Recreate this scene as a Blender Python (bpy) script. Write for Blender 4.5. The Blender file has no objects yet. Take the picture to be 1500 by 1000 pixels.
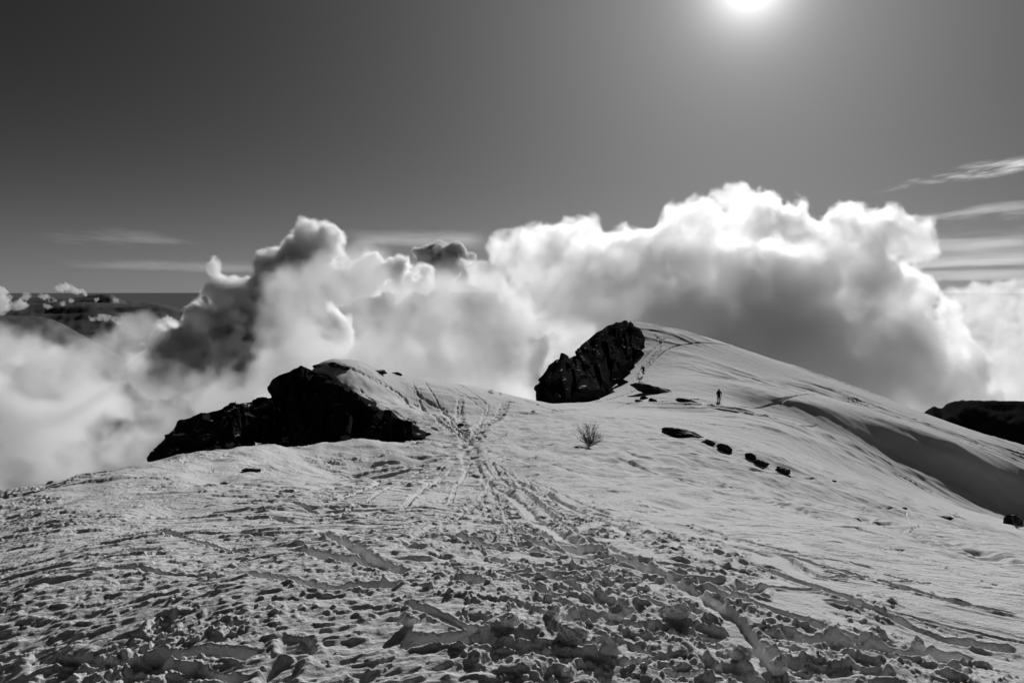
import bpy, math, os
import numpy as np
from mathutils import Vector

# ---------------------------------------------------------------- camera
sc = bpy.context.scene
F = 1167.0                      # focal length in photo pixels (28 mm on 36 mm)
PITCH = math.atan(75.0 / F)     # camera looks slightly down
cd = bpy.data.cameras.new('camera'); cam = bpy.data.objects.new('camera', cd)
sc.collection.objects.link(cam); sc.camera = cam
cd.lens = 28.0; cd.sensor_width = 36.0; cd.clip_start = 0.1; cd.clip_end = 900000.0
cam.location = (0, 0, 0); cam.rotation_euler = (math.pi / 2 - PITCH, 0, 0)
CP, SP = math.cos(PITCH), math.sin(PITCH)

def ray(px, py):
    """direction (y normalised to 1) seen at a point of the 1500x1000 photograph"""
    a = (px - 750.0) / F; b = (500.0 - py) / F
    y = CP + b * SP; z = -SP + b * CP
    return a / y, 1.0, z / y

def P(px, py, d):
    a, _, c = ray(px, py)
    return (a * d, d, c * d)

# ---------------------------------------------------------------- sky and sun
sx, sy, sz = ray(1100, -31)
sd = Vector((sx, sy, sz)).normalized()
SUN_EL = math.asin(sd.z); SUN_AZ = math.atan2(sd.x, sd.y)
w = bpy.data.worlds.new('World'); sc.world = w; w.use_nodes = True
nt = w.node_tree; nt.nodes.clear(); N = nt.nodes.new; L = nt.links.new
sky = N('ShaderNodeTexSky'); sky.sky_type = 'NISHITA'; sky.sun_disc = False
sky.sun_elevation = SUN_EL; sky.sun_rotation = SUN_AZ; sky.altitude = 2000
sky.air_density = 1.0; sky.dust_density = 0.3; sky.ozone_density = 2.0
sep = N('ShaderNodeSeparateColor'); L(sky.outputs[0], sep.inputs[0])      # black-and-white film behind a red filter
bg = N('ShaderNodeBackground'); bg.inputs[1].default_value = 0.05
# the sun's own disc and aureole: depends only on the angle to the sun
tc = N('ShaderNodeTexCoord')
dot = N('ShaderNodeVectorMath'); dot.operation = 'DOT_PRODUCT'; dot.inputs[1].default_value = sd
L(tc.outputs['Generated'], dot.inputs[0])
def M(op, a, b=None, c=None, clamp=False, tree=None):
    n = (tree or nt).nodes.new('ShaderNodeMath'); n.operation = op; n.use_clamp = clamp
    for i, v in enumerate((a, b, c)):
        if v is None: continue
        if isinstance(v, (int, float)): n.inputs[i].default_value = v
        else: (tree or nt).links.new(v, n.inputs[i])
    return n.outputs[0]
ang = M('ARCCOSINE', M('MINIMUM', dot.outputs['Value'], 0.999999))
red = M('MAXIMUM', M('SUBTRACT', sep.outputs[0], M('MULTIPLY', sep.outputs[2], 0.29)), 0.0)   # red-filter channel mix
red = M('DIVIDE', red, M('ADD', 1.0, M('MULTIPLY', red, 0.14)))                                # the film's shoulder
glow = M('ADD', M('MULTIPLY', M('EXPONENT', M('MULTIPLY', ang, -44.0)), 55.0),
         M('MULTIPLY', M('EXPONENT', M('MULTIPLY', ang, -4.0)), 6.4))
tot = M('ADD', red, glow)
L(tot, bg.inputs[0])
out = N('ShaderNodeOutputWorld'); L(bg.outputs[0], out.inputs[0])
w.cycles.sampling_method = 'MANUAL'; w.cycles.sample_map_resolution = 1024

ld = bpy.data.lights.new('sun', 'SUN'); ld.energy = 3.7; ld.angle = math.radians(0.5); ld.color = (1, 1, 1)
lo = bpy.data.objects.new('sun', ld); sc.collection.objects.link(lo)
lo.rotation_euler = (-sd).to_track_quat('-Z', 'Y').to_euler()
sc.view_settings.view_transform = 'Standard'; sc.view_settings.look = 'None'
sc.view_settings.exposure = 0.0; sc.view_settings.gamma = 1.0
cy = sc.cycles
cy.max_bounces = 10; cy.volume_bounces = 7; cy.diffuse_bounces = 3; cy.transparent_max_bounces = 8
cy.use_denoising = True; cy.volume_step_rate = 1.0; cy.volume_max_steps = 512
cy.use_adaptive_sampling = True; cy.adaptive_threshold = 0.02
cy.sample_clamp_indirect = 6.0

def tag(o, label=None, cat=None, group=None, kind=None):
    if label: o['label'] = label
    if cat: o['category'] = cat
    if group: o['group'] = group
    if kind: o['kind'] = kind
    return o
# ---------------------------------------------------------------- clouds: real volumes on voxel grids
def bspl_matrix(n, cells, rng_shift):
    """cubic B-spline interpolation matrix from a lattice of cells+3 to n samples"""
    t = np.linspace(0, cells, n, endpoint=False) * 0.9999 + rng_shift * 0
    i = np.floor(t).astype(int); f = t - i
    m = np.zeros((n, int(cells) + 5), np.float32)
    w_ = np.stack([(1-f)**3/6, (3*f**3-6*f**2+4)/6, (-3*f**3+3*f**2+3*f+1)/6, f**3/6], 1)
    for k in range(4): m[np.arange(n), i+k] += w_[:, k]
    return m

def grid_noise(shape, cell, seed, stretch=(1, 1, 1)):
    """smooth noise on a voxel grid; cell = feature size in voxels; about unit variance"""
    rng = np.random.default_rng(seed)
    mats = [bspl_matrix(n, max(1.0, n / (cell * s)), 0) for n, s in zip(shape, stretch)]
    a = rng.standard_normal([m.shape[1] for m in mats]).astype(np.float32)
    a = np.einsum('ia,abc->ibc', mats[0], a, optimize=True)
    a = np.einsum('jb,ibc->ijc', mats[1], a, optimize=True)
    a = np.einsum('kc,ijc->ijk', mats[2], a, optimize=True)
    return a / 0.33

def cloud_material(name, dens, aniso):
    m = bpy.data.materials.new(name); m.use_nodes = True; t = m.node_tree; t.nodes.clear()
    at = t.nodes.new('ShaderNodeAttribute'); at.attribute_name = 'density'
    v = t.nodes.new('ShaderNodeVolumePrincipled'); v.inputs['Color'].default_value = (.985, .985, .985, 1)
    v.inputs['Density Attribute'].default_value = ''
    v.inputs['Anisotropy'].default_value = aniso
    t.links.new(M('MULTIPLY', at.outputs['Fac'], dens, tree=t), v.inputs['Density'])
    o = t.nodes.new('ShaderNodeOutputMaterial'); t.links.new(v.outputs[0], o.inputs['Volume'])
    return m

def voxel_volume(name, lo, hi, arr, mat):
    """a mesh object whose vertices are the voxels; geometry nodes turn their density into a volume"""
    nx, ny, nz = arr.shape
    lo = np.array(lo, float); hi = np.array(hi, float)
    me = bpy.data.meshes.new(name)
    n = nx * ny * nz
    me.vertices.add(n)
    gx, gy, gz = np.meshgrid(*[np.linspace(lo[i], hi[i], arr.shape[i], dtype=np.float32) for i in range(3)], indexing='ij')
    me.vertices.foreach_set('co', np.stack([gx, gy, gz], -1).ravel())
    at = me.attributes.new('amount', 'FLOAT', 'POINT')
    at.data.foreach_set('value', np.ascontiguousarray(arr, np.float32).ravel())
    me.materials.append(mat)
    src = bpy.data.objects.new(name + '_density', me)          # carries the numbers only; never linked to the scene
    vd = bpy.data.volumes.new(name); vd.materials.append(mat)
    o = bpy.data.objects.new(name, vd); sc.collection.objects.link(o)
    g = bpy.data.node_groups.new(name, 'GeometryNodeTree')
    g.interface.new_socket('Geometry', in_out='INPUT', socket_type='NodeSocketGeometry')
    g.interface.new_socket('Geometry', in_out='OUTPUT', socket_type='NodeSocketGeometry')
    gi = g.nodes.new('GeometryNodeObjectInfo'); gi.inputs[0].default_value = src; gi.transform_space = 'ORIGINAL'
    go = g.nodes.new('NodeGroupOutput')
    vc = g.nodes.new('GeometryNodeVolumeCube')
    vc.inputs['Min'].default_value = lo; vc.inputs['Max'].default_value = hi
    vc.inputs['Resolution X'].default_value = nx; vc.inputs['Resolution Y'].default_value = ny; vc.inputs['Resolution Z'].default_value = nz
    vc.inputs['Background'].default_value = 0.0
    pos = g.nodes.new('GeometryNodeInputPosition')
    a = g.nodes.new('ShaderNodeVectorMath'); a.operation = 'SUBTRACT'; a.inputs[1].default_value = lo
    b = g.nodes.new('ShaderNodeVectorMath'); b.operation = 'MULTIPLY'
    b.inputs[1].default_value = [(s - 1) / (h - l) for s, h, l in zip(arr.shape, hi, lo)]
    s_ = g.nodes.new('ShaderNodeSeparateXYZ')
    g.links.new(pos.outputs[0], a.inputs[0]); g.links.new(a.outputs[0], b.inputs[0]); g.links.new(b.outputs[0], s_.inputs[0])
    def rnd(x): return M('ROUND', x, tree=g)
    idx = M('MULTIPLY_ADD', rnd(s_.outputs[0]), float(ny), rnd(s_.outputs[1]), tree=g)
    # the index is put together in integers: a float loses voxels past 16 million
    idx = M('MULTIPLY_ADD', idx, float(nz), rnd(s_.outputs[2]), tree=g)
    si = g.nodes.new('GeometryNodeSampleIndex'); si.data_type = 'FLOAT'; si.domain = 'POINT'
    na = g.nodes.new('GeometryNodeInputNamedAttribute'); na.data_type = 'FLOAT'; na.inputs[0].default_value = 'amount'
    g.links.new(gi.outputs['Geometry'], si.inputs['Geometry']); g.links.new(na.outputs[0], si.inputs['Value']); g.links.new(idx, si.inputs['Index'])
    g.links.new(si.outputs[0], vc.inputs['Density'])
    sm = g.nodes.new('GeometryNodeSetMaterial'); sm.inputs['Material'].default_value = mat
    g.links.new(vc.outputs[0], sm.inputs[0]); g.links.new(sm.outputs[0], go.inputs[0])
    md = o.modifiers.new('volume', 'NODES'); md.node_group = g
    return o

def puff_cloud(name, label, puffs, vox, dens, aniso=0.6, edge=8.0, rough=1.0, seed=1, kids=5, soft=6.0, yflat=1.0,
               fade_bottom=None, wisp=0.0, nsize=1.0, group=None, floor=None, kind=None):
    """puffs: (px, py, radius in photo px, distance). Smaller puffs are budded from each, then noise breaks the surface."""
    rng = np.random.default_rng(seed)
    S = []
    for q in puffs:
        px, py, rp, d = q[:4]
        x, y, z = P(px, py, d); r = rp * d / F
        S.append((x, y, z, r))
        for k in range(kids):
            v = rng.standard_normal(3); v /= np.linalg.norm(v)
            if v[2] < -0.3: v[2] *= -1
            rr = r * rng.uniform(.28, .5)
            c = (x + v[0]*r*.85, y + v[1]*r*.85*yflat, z + v[2]*r*.85)
            S.append((*c, rr))
            for j in range(3):
                u = rng.standard_normal(3); u /= np.linalg.norm(u)
                if u[2] < -0.3: u[2] *= -1
                S.append((c[0]+u[0]*rr*.8, c[1]+u[1]*rr*.8, c[2]+u[2]*rr*.8, rr*rng.uniform(.35, .55)))
    S = np.array(S, np.float32); m = edge * 2 + 4 * vox + 7 * rough * nsize
    lo = (S[:, :3] - S[:, 3:]).min(0) - m; hi = (S[:, :3] + S[:, 3:]).max(0) + m
    if floor is not None: lo[2] = max(lo[2], floor)
    n = np.ceil((hi - lo) / vox).astype(int) + 1; hi = lo + (n - 1) * vox
    ax = [lo[i] + vox * np.arange(n[i], dtype=np.float32) for i in range(3)]
    E = np.zeros(n, np.float32)            # soft union: sum of exp(-sdf/soft)
    for x, y, z, r in S:
        R = r + soft * 3
        sl = []
        for i, c in enumerate((x, y, z)):
            a = int(np.clip(math.floor((c - R - lo[i]) / vox), 0, n[i])); b = int(np.clip(math.ceil((c + R - lo[i]) / vox) + 1, 0, n[i]))
            sl.append(slice(a, b))
        if any(s.stop <= s.start for s in sl): continue
        dx = (ax[0][sl[0]] - x)[:, None, None]; dy = (ax[1][sl[1]] - y)[None, :, None]; dz = (ax[2][sl[2]] - z)[None, None, :]
        sdf = np.sqrt(dx*dx + dy*dy + dz*dz) - r
        E[tuple(sl)] += np.exp(np.clip(-sdf / soft, -3.5, 40)) - math.exp(-3.5)
    sdf = -soft * np.log(np.maximum(E, 1e-3))
    nz = np.zeros(n, np.float32); cell = 26.0 / vox * nsize; amp = 9.0 * rough * nsize
    k = 0
    while cell > 1.6:
        g = grid_noise(n, cell, seed * 100 + k)
        nz += amp * (0.55 - np.abs(g)) * 0.9 if k < 3 else amp * g * 0.5
        cell /= 2.1; amp *= 0.6; k += 1
    s = sdf - nz
    d = np.clip(-s / edge, 0, 1); d = d * d * (3 - 2 * d)
    if wisp > 0:
        g = grid_noise(n, 40 / vox, seed + 7) * .6 + grid_noise(n, 18 / vox, seed + 8) * .4 + grid_noise(n, 8 / vox, seed + 9) * .25
        d *= np.clip(1 - wisp + wisp * (0.5 + 0.7 * g), 0.0, 2.0)
    for i in range(3):                     # nothing may touch the box's sides
        e = np.minimum(np.arange(n[i]), n[i] - 1 - np.arange(n[i])).astype(np.float32)
        e = np.clip(e / 5.0, 0, 1) if not (i == 2) else np.clip(np.minimum(np.arange(n[2]) / 12., (n[2] - 1 - np.arange(n[2])) / 3.), 0, 1)
        sh = [1, 1, 1]; sh[i] = -1; d *= e.reshape(sh).astype(np.float32)
    print(name, 'grid', n, n.prod() / 1e6, 'M')
    o = voxel_volume(name, lo, hi, d, cloud_material(name, dens, aniso))
    tag(o, label, 'cloud', group, kind)
    return o

CLOUDS = os.environ.get('CL', '1') == '1'
VS = float(os.environ.get('VS', '1.0'))     # voxel size multiplier, for quick looks
if CLOUDS:
    K = 1.4
    def sc_(puffs): return [(a, b, r, d * K) for a, b, r, d in puffs]
    puff_cloud('cumulus_cloud', 'large towering grey cloud with glowing white rim behind the right hand peak',
        sc_([(715,400,34,1000),(745,376,36,1020),(790,368,38,1000),(850,360,44,1000),(905,378,44,1020),(955,385,36,1000),(985,348,38,1000),
         (1030,335,42,1000),(1090,322,44,980),(1132,318,42,1020),(1165,352,40,1000),(1215,362,42,1000),(1260,355,46,1000),(1310,347,46,1020),(1338,368,32,1000),
         (800,430,70,1040),(880,450,80,1060),(970,440,90,1060),(1060,430,95,1060),(1160,450,100,1070),(1250,440,85,1060),(1320,430,52,1040),(1330,530,80,1060),
         (1200,560,120,1080),(1050,570,120,1080),(900,560,110,1080),(1390,590,65,1080),(1440,650,70,1080),(1260,660,110,1080),(1000,500,100,1010),(1150,520,110,1010),(1280,520,80,1010),(1380,455,26,1040),(1370,500,40,1050),(1410,540,45,1060)]),
        vox=2.2*K*VS, dens=0.036, seed=3, edge=6.5*K, nsize=K, soft=5*K, aniso=.55, wisp=.4)
    puff_cloud('cumulus_cloud', 'tall cloud tower with a dark grey head rising left of centre above the bright fog',
        sc_([(455,362,32,900),(485,370,30,890),(425,380,28,900),(400,405,30,900),(440,410,42,900),(490,415,40,900),(380,440,40,890),(345,460,36,880),(300,480,40,880),
         (265,500,36,880),(330,520,55,880),(280,540,50,880),(230,545,38,870),(380,500,60,900),(440,480,60,920),(350,580,60,880),(540,412,34,930),(590,420,32,930),(315,400,14,880),(330,420,18,880),(325,440,18,880)]),
        vox=2.2*K*VS, dens=0.22, seed=5, edge=5*K, kids=6, nsize=.9*K, soft=4*K, aniso=.45, wisp=.4)
    puff_cloud('fog_bank', 'bright thin fog drifting behind the left hand rocks and the saddle',
        [(430,450,45,640),(470,425,36,640),(530,428,50,640),(590,425,50,640),(640,455,50,650),(685,460,46,650),(500,440,55,640),(570,442,58,640),(640,468,58,650),(700,495,55,650),(760,515,50,650),(820,525,38,660),(850,550,50,660),(740,580,80,640),
         (600,560,110,640),(460,540,70,640),(400,580,60,640),(330,600,50,620),(520,640,110,640),(700,650,100,640),(715,455,34,700),(680,440,30,700),(745,480,40,700)],
        vox=2.6*VS, dens=0.042, seed=11, edge=14, rough=1.3, kids=5, soft=7, wisp=.6, aniso=.35)
    puff_cloud('fog_bank', 'pale rolling fog filling the valley at the far left',
        [(10,535,50,560),(70,550,55,560),(130,565,50,560),(190,590,55,560),(250,620,60,560),(150,520,28,640),(200,505,28,660),(60,640,90,560),(180,690,90,560),(-60,580,90,560),
         (300,660,70,560),(10,700,90,540),(120,770,90,540),(-20,640,100,540),(90,600,60,540),(185,615,45,600),(200,640,50,610),(230,660,60,620),(120,600,60,640),(40,560,60,640),(60,600,70,600),(20,610,60,620)],
        vox=2.8*VS, dens=0.040, seed=17, edge=9, rough=1.6, kids=5, soft=6, wisp=.75, aniso=.35)
    puff_cloud('cumulus_cloud', 'small dark cloud framed in the gap between the fog and the large cloud',
        [(622,374,15,2300),(642,372,18,2300),(662,370,18,2300),(678,380,14,2300),(650,392,24,2260),(640,412,24,2260),(668,398,20,2260)],
        vox=4*VS, dens=0.30, seed=23, edge=7, kids=4, aniso=.15, nsize=1.2, rough=.7)
    puff_cloud('cumulus_cloud', 'bright low cloud mass at the right edge behind the far dark hill',
        [(1400,440,20,1700),(1440,436,24,1700),(1480,433,26,1700),(1420,475,36,1700),(1470,475,40,1700),(1520,465,46,1700),(1450,530,50,1680),(1510,550,60,1680),(1560,500,60,1700),(1480,600,60,1700),(1560,620,70,1700)],
        vox=4*VS, dens=0.016, seed=29, edge=10, kids=6, aniso=.5, nsize=1.5, wisp=.4)
    def band(name, label, px0, px1, py, thick_px, d, seed, dens, deep=.25, tilt=0.0, vox_px=1.6, edge=.5, cat='cloud', stretch=6, group=None, thr=0.0):
        """flat streak of cloud far away: a thin slab of noise, longest along the view's width"""
        x0, y0, z0 = P(px0, py, d); x1, _, z1 = P(px1, py + tilt, d)
        v = vox_px * VS * d / F; H = thick_px * d / F; vz = max(v * .45, H / 22)
        lo = np.array([x0, d * (1 - deep / 2), min(z0, z1) - H]); hi = np.array([x1, d * (1 + deep / 2), max(z0, z1) + H])
        vy = v * 6
        n = np.maximum(np.ceil((hi - lo) / np.array([v, vy, vz])).astype(int) + 1, 6)
        ax = [np.linspace(lo[i], hi[i], n[i]) for i in range(3)]
        zc = z0 + (z1 - z0) * (ax[0] - x0) / (x1 - x0)
        c = 22.0
        g = grid_noise(n, c, seed, (stretch, 1, .8)) * .6 + grid_noise(n, c / 2.2, seed + 1, (stretch * .7, 1, .8)) * .45 + grid_noise(n, c / 5, seed + 2, (stretch * .4, 1, .8)) * .3 + grid_noise(n, c / 9, seed + 3, (2.5, 1, 1)) * .3 + grid_noise(n, c / 16, seed + 4, (2, 1, 1)) * .2
        prof = 1 - ((ax[2][None, None, :] - zc[:, None, None]) / (H * .9)) ** 2
        dd = np.clip((prof * 1.1 + g * .9 - .35 - thr) / edge, 0, 1)
        for i, q in enumerate((.16, .2, .1)):
            e = np.minimum(np.arange(n[i]), n[i] - 1 - np.arange(n[i])) / (n[i] * q); e = np.clip(e, 0, 1) ** (1.3 if i < 2 else 1); sh = [1, 1, 1]; sh[i] = -1; dd = dd * e.reshape(sh)
        o = voxel_volume(name, lo, hi, dd.astype(np.float32), cloud_material(name, dens, .6))
        tag(o, label, 'cloud', group)
    band('cirrus_cloud', 'thin bright streak of cloud high at the right edge of the sky', 1325, 1560, 266, 7, 9000, 51, .0007, tilt=-32, thr=.15)
    band('cirrus_cloud', 'faint short streak of thin cloud in the left sky', 105, 260, 356, 8, 9000, 52, .0002, tilt=-10, edge=1.2)
    band('cirrus_cloud', 'very faint long thin streak low in the left sky', 100, 420, 386, 8, 12000, 53, .0001, tilt=8, edge=1.2)
    band('cirrus_cloud', 'faint thin cloud veil on the skyline above the fog', 510, 720, 354, 12, 12000, 54, .0001, edge=1.4)
    band('stratus_cloud', 'upper of the bright layered cloud sheets at the right edge', 1340, 1600, 352, 17, 9000, 55, .00009, deep=.5, edge=.9)
    band('stratus_cloud', 'lower of the bright layered cloud sheets at the right edge', 1330, 1600, 402, 9, 9000, 56, .00009, deep=.5, edge=.9)
    band('stratus_cloud', 'grey hazy layer between the two bright cloud sheets at right', 1340, 1600, 380, 10, 12000, 57, .0001, deep=.5, edge=.9)
    band('stratus_cloud', 'faint thin cloud veil above the layered sheets at right', 1380, 1600, 312, 8, 12000, 58, .00025, edge=1.2)
    def far_cumulus(label, puffs, seed, d, dens):
        puff_cloud('cumulus_cloud', label, [(a, b, r, d) for a, b, r in puffs], vox=.8 * VS * d / F, dens=dens, seed=seed, edge=1.5 * d / F, kids=6, soft=1.2 * d / F, nsize=.22 * d / 900, aniso=.3)
    far_cumulus('small bright cloud cut by the left edge above the valley', [(-4,432,14),(6,440,11),(-2,450,14)], 61, 9000, .012)
    far_cumulus('little rounded cloud low over the far valley at left', [(22,448,8),(30,446,8),(14,449,6),(36,449,5)], 62, 9500, .012)
    far_cumulus('long ragged small cloud resting on the far mountain skyline', [(88,423,7),(98,421,6),(108,424,7),(116,427,6),(124,431,5)], 63, 12000, .010)
    far_cumulus('small curl of cloud in front of the far mountains', [(38,436,5),(60,434,4),(68,436,5),(76,441,4),(70,449,4)], 64, 9500, .010)
    far_cumulus('small flat cloud over the dark valley between fog and mountains', [(134,468,4),(146,466,5),(156,466,5),(166,467,5),(174,470,6)], 65, 7000, .014)
    far_cumulus('tiny cloud puff against the far mountain under its flat top', [(142,441,3),(168,441,3),(104,442,3),(92,446,3)], 66, 12000, .010)
# ---------------------------------------------------------------- noise on the plane
def _hash(ix, iy, seed):
    h = (ix.astype(np.int64) * 374761393 + iy.astype(np.int64) * 668265263 + seed * 982451653) & 0xffffffff
    h = ((h ^ (h >> 13)) * 1274126177) & 0xffffffff
    return (h ^ (h >> 16)) & 0xffffffff

def noise2(x, y, seed=0):
    """gradient noise, about -1..1"""
    x0 = np.floor(x); y0 = np.floor(y); fx = (x - x0).astype(np.float32); fy = (y - y0).astype(np.float32)
    u = fx*fx*fx*(fx*(fx*6-15)+10); v = fy*fy*fy*(fy*(fy*6-15)+10)
    def g(i, j):
        a = _hash(x0 + i, y0 + j, seed).astype(np.float32) * np.float32(2*math.pi/4294967296.0)
        return np.cos(a) * (fx - i) + np.sin(a) * (fy - j)
    a = g(0, 0); b = g(1, 0); c = g(0, 1); d = g(1, 1)
    return (a + (b-a)*u + (c-a)*v + (a-b-c+d)*u*v) * 1.5

def fbm2(x, y, seed=0, octaves=4, gain=.5, lac=2.03):
    s = 0; a = 1.0; n = 0
    for k in range(octaves):
        s = s + a * noise2(x, y, seed + k * 17); n += a; a *= gain; x = x * lac + 3.1; y = y * lac + 1.7
    return s / n

def smooth(a, b, x):
    t = np.clip((x - a) / (b - a), 0, 1); return t * t * (3 - 2 * t)

def mat(name, base, rough=.8, bump=None, spec=.3):
    m = bpy.data.materials.new(name); m.use_nodes = True; t = m.node_tree; b = t.nodes['Principled BSDF']
    b.inputs['Base Color'].default_value = (base, base, base, 1); b.inputs['Roughness'].default_value = rough
    b.inputs['Specular IOR Level'].default_value = spec if base > .3 else 0.0
    return m

def mesh_obj(name, verts, faces, material, parent=None, smooth_=False):
    me = bpy.data.meshes.new(name); me.from_pydata([tuple(map(float, v)) for v in verts], [], [tuple(map(int, f)) for f in faces]); me.update()
    if material: me.materials.append(material)
    if smooth_: me.shade_smooth()
    o = bpy.data.objects.new(name, me); sc.collection.objects.link(o)
    if parent: o.parent = parent
    return o

def grid_obj(name, X, Y, Z, material, smooth_=True, wrap=False):
    """one sheet from 2-D arrays"""
    nr, nc = X.shape
    me = bpy.data.meshes.new(name); me.vertices.add(nr * nc)
    me.vertices.foreach_set('co', np.stack([X, Y, Z], -1).astype(np.float32).ravel())
    i = np.arange(nr - 1)[:, None] * nc; j = np.arange(nc if wrap else nc - 1)[None, :]; j1 = (j + 1) % nc
    q = np.stack([i + j, i + j1, i + nc + j1, i + nc + j], -1).reshape(-1, 4).astype(np.int32)
    me.loops.add(q.size); me.loops.foreach_set('vertex_index', q.ravel())
    me.polygons.add(len(q)); me.polygons.foreach_set('loop_start', np.arange(0, q.size, 4, dtype=np.int32))
    if smooth_: me.polygons.foreach_set('use_smooth', np.ones(len(q), bool))
    me.update(calc_edges=True); me.materials.append(material)
    o = bpy.data.objects.new(name, me); sc.collection.objects.link(o)
    return o

# ---------------------------------------------------------------- the shape of the ridge
# (photo x, photo y, distance): where the snow surface stands; thin-plate interpolation in (azimuth, log distance)
CTRL = [
 # near ground
 (-250,1000,4.3),(0,1000,3.75),(375,1000,3.3),(750,1000,3.28),(1125,1000,3.4),(1500,1000,3.8),(1800,1000,4.1),
 (-250,905,5.8),(0,900,4.6),(375,900,3.95),(750,900,3.85),(1125,900,4.15),(1500,905,5.0),(1800,920,5.9),
 (-250,845,8.6),(0,820,7.0),(375,820,5.5),(750,820,5.25),(1125,820,6.3),(1500,835,9.5),(1800,860,10.5),
 (-250,810,12.0),(0,770,11.0),(375,762,9.3),(750,760,10.0),(1125,760,14),(1500,795,16),(1800,830,17),
 # left crest and the drop behind it
 (-250,790,15),(0,731,15),(100,702,17),(220,680,20),(370,656,24),(500,652,28),(610,647,33),
 (-250,840,24),(0,790,24),(100,765,26),(220,740,29),(370,705,34),(480,690,40),
 (0,900,50),(220,860,50),(100,860,80),(340,790,60),
 (500,700,24),(600,690,24),
 # the middle, bush, saddle
 (750,700,20.5),(690,652,36),(863,653,33),(950,690,26),(1050,700,26),(780,618,55),(720,610,58),(860,610,62),
 (800,593,88),(850,590,96),(920,592,98),(760,583,86),
 # left bump: snow on its sunny side and its skyline
 (455,545,60),(485,533,66),(560,543,73),(620,553,80),(700,569,85),
 (520,575,56),(590,600,52),(620,600,60),(650,590,62),(640,635,42),(660,620,48),
 (485,560,85),(560,575,95),(620,590,105),(700,605,115),(780,612,120),
 # right near slope
 (1100,655,40),(1200,690,42),(1150,720,30),(1300,740,36),(1400,790,28),(1500,800,33),(1300,718,50),(1400,757,56),(1500,772,60),(1650,800,60),
 (1000,640,55),(1053,590,100),(1000,600,90),(1150,630,75),(1200,660,70),(1250,690,68),
 (1200,640,90),(1300,690,88),(1400,742,82),(1500,776,84),(1650,800,84),
 # dark fold on the right and the hill's crest
 (1100,595,109),(1100,577,114.5),(1200,618,108),(1200,599,112.3),(1300,663,108),(1300,629,114.3),(1400,697,110),(1400,655,117.0),(1500,742,112),(1500,692,119.5),(1650,800,110),(1650,765,124),
 (1100,560,140),(1200,582,134),(1300,610,134),(1400,645,132),(1500,683,134),(1650,735,140),
 (1000,560,120),(1000,530,150),(1100,535,165),
 (917,471,192),(960,477,192),(1020,491,196),(1100,517,198),(1200,550,198),(1300,585,190),(1400,622,180),(1500,655,172),(1650,700,165),
 (938,473.5,193),(985,483,195),(1060,504,197),(1150,533,198),(917,490,215),(985,505,215),(1060,530,220),
 (960,500,172),(950,535,150),(930,565,125),(900,583,108),
 (960,500,230),(1100,560,240),(1300,630,240),(1500,710,230),(1650,760,220),
]
def ctrl_arrays():
    T, R, H = [], [], []
    def add(x, y, z):
        r = math.hypot(x, y); T.append(math.atan2(x, y)); R.append(math.log(r)); H.append((z + 1.62) / r)
    for c in CTRL: add(*P(*c))
    for t in (-180, -150, -120, -90, -65, 65, 90, 120, 150, 180):
        for r, s in ((1.2, 0), (6, -.03), (25, -.12), (80, -.25), (240, -.3)):
            k = 1.6 if abs(t) < 100 else .7
            x = r * math.sin(math.radians(t)); y = r * math.cos(math.radians(t)); add(x, y, -1.62 + s * k * r)
    for t in (-40, -20, 0, 20, 40):
        r = 1.2; add(r*math.sin(math.radians(t)), r*math.cos(math.radians(t)), -1.62)
    for px in (-100, 200, 500, 700, 850): add(*P(px, 900, 260))
    return np.array(T), np.array(R), np.array(H)
_T, _R, _H = ctrl_arrays()
KT = 1.6                     # one radian of azimuth counts as this many e-foldings of distance
def _ker(d2): return d2 * np.log(d2 + 1e-9)
def _fit():
    n = len(_T); A = np.zeros((n + 3, n + 3)); x = _T * KT
    A[:n, :n] = _ker((x[:, None]-x)**2 + (_R[:, None]-_R)**2) + np.eye(n) * 2e-4
    A[:n, n] = 1; A[:n, n+1] = x; A[:n, n+2] = _R; A[n:, :n] = A[:n, n:].T
    return np.linalg.solve(A, np.r_[_H, 0, 0, 0])
_W = _fit()
def base_height(x, y):
    x = np.asarray(x, float); y = np.asarray(y, float)
    sh = x.shape; r = np.hypot(x, y).ravel(); t = (np.arctan2(x, y).ravel() * KT).astype(np.float32); lr = np.log(np.maximum(r, 1e-3)).astype(np.float32)
    out = np.empty(r.size); n = len(_T); xt = (_T * KT).astype(np.float32); rr = _R.astype(np.float32); W = _W.astype(np.float32)
    for s in range(0, r.size, 40000):
        e = slice(s, s + 40000)
        d2 = (t[e, None] - xt)**2 + (lr[e, None] - rr)**2
        out[e] = (d2 * np.log(d2 + np.float32(1e-9))) @ W[:n] + W[n] + W[n+1] * t[e] + W[n+2] * lr[e]
    return (out * r - 1.62).reshape(sh)

def project(x, y, z):
    """world to photo pixels"""
    f = y * CP - z * SP; u = y * SP + z * CP
    return 750 + F * x / f, 500 - F * u / f

def on_ground(px, py, near=2.5, far=230.0, height=None):
    """first point of the snow seen at a photo pixel"""
    a, _, c = ray(px, py)
    d = np.exp(np.linspace(math.log(near), math.log(far), 900))
    g = (height or ground)(a * d, d)
    hit = np.nonzero(g >= c * d)[0]
    k = hit[0] if len(hit) else int(np.argmin(c * d - g))
    if k == 0: return a * d[0], d[0]
    e0 = c * d[k-1] - g[k-1]; e1 = c * d[k] - g[k]; f = e0 / (e0 - e1 + 1e-9) if e1 != e0 else 0
    dd = d[k-1] + (d[k] - d[k-1]) * np.clip(f, 0, 1)
    return a * dd, dd

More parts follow.
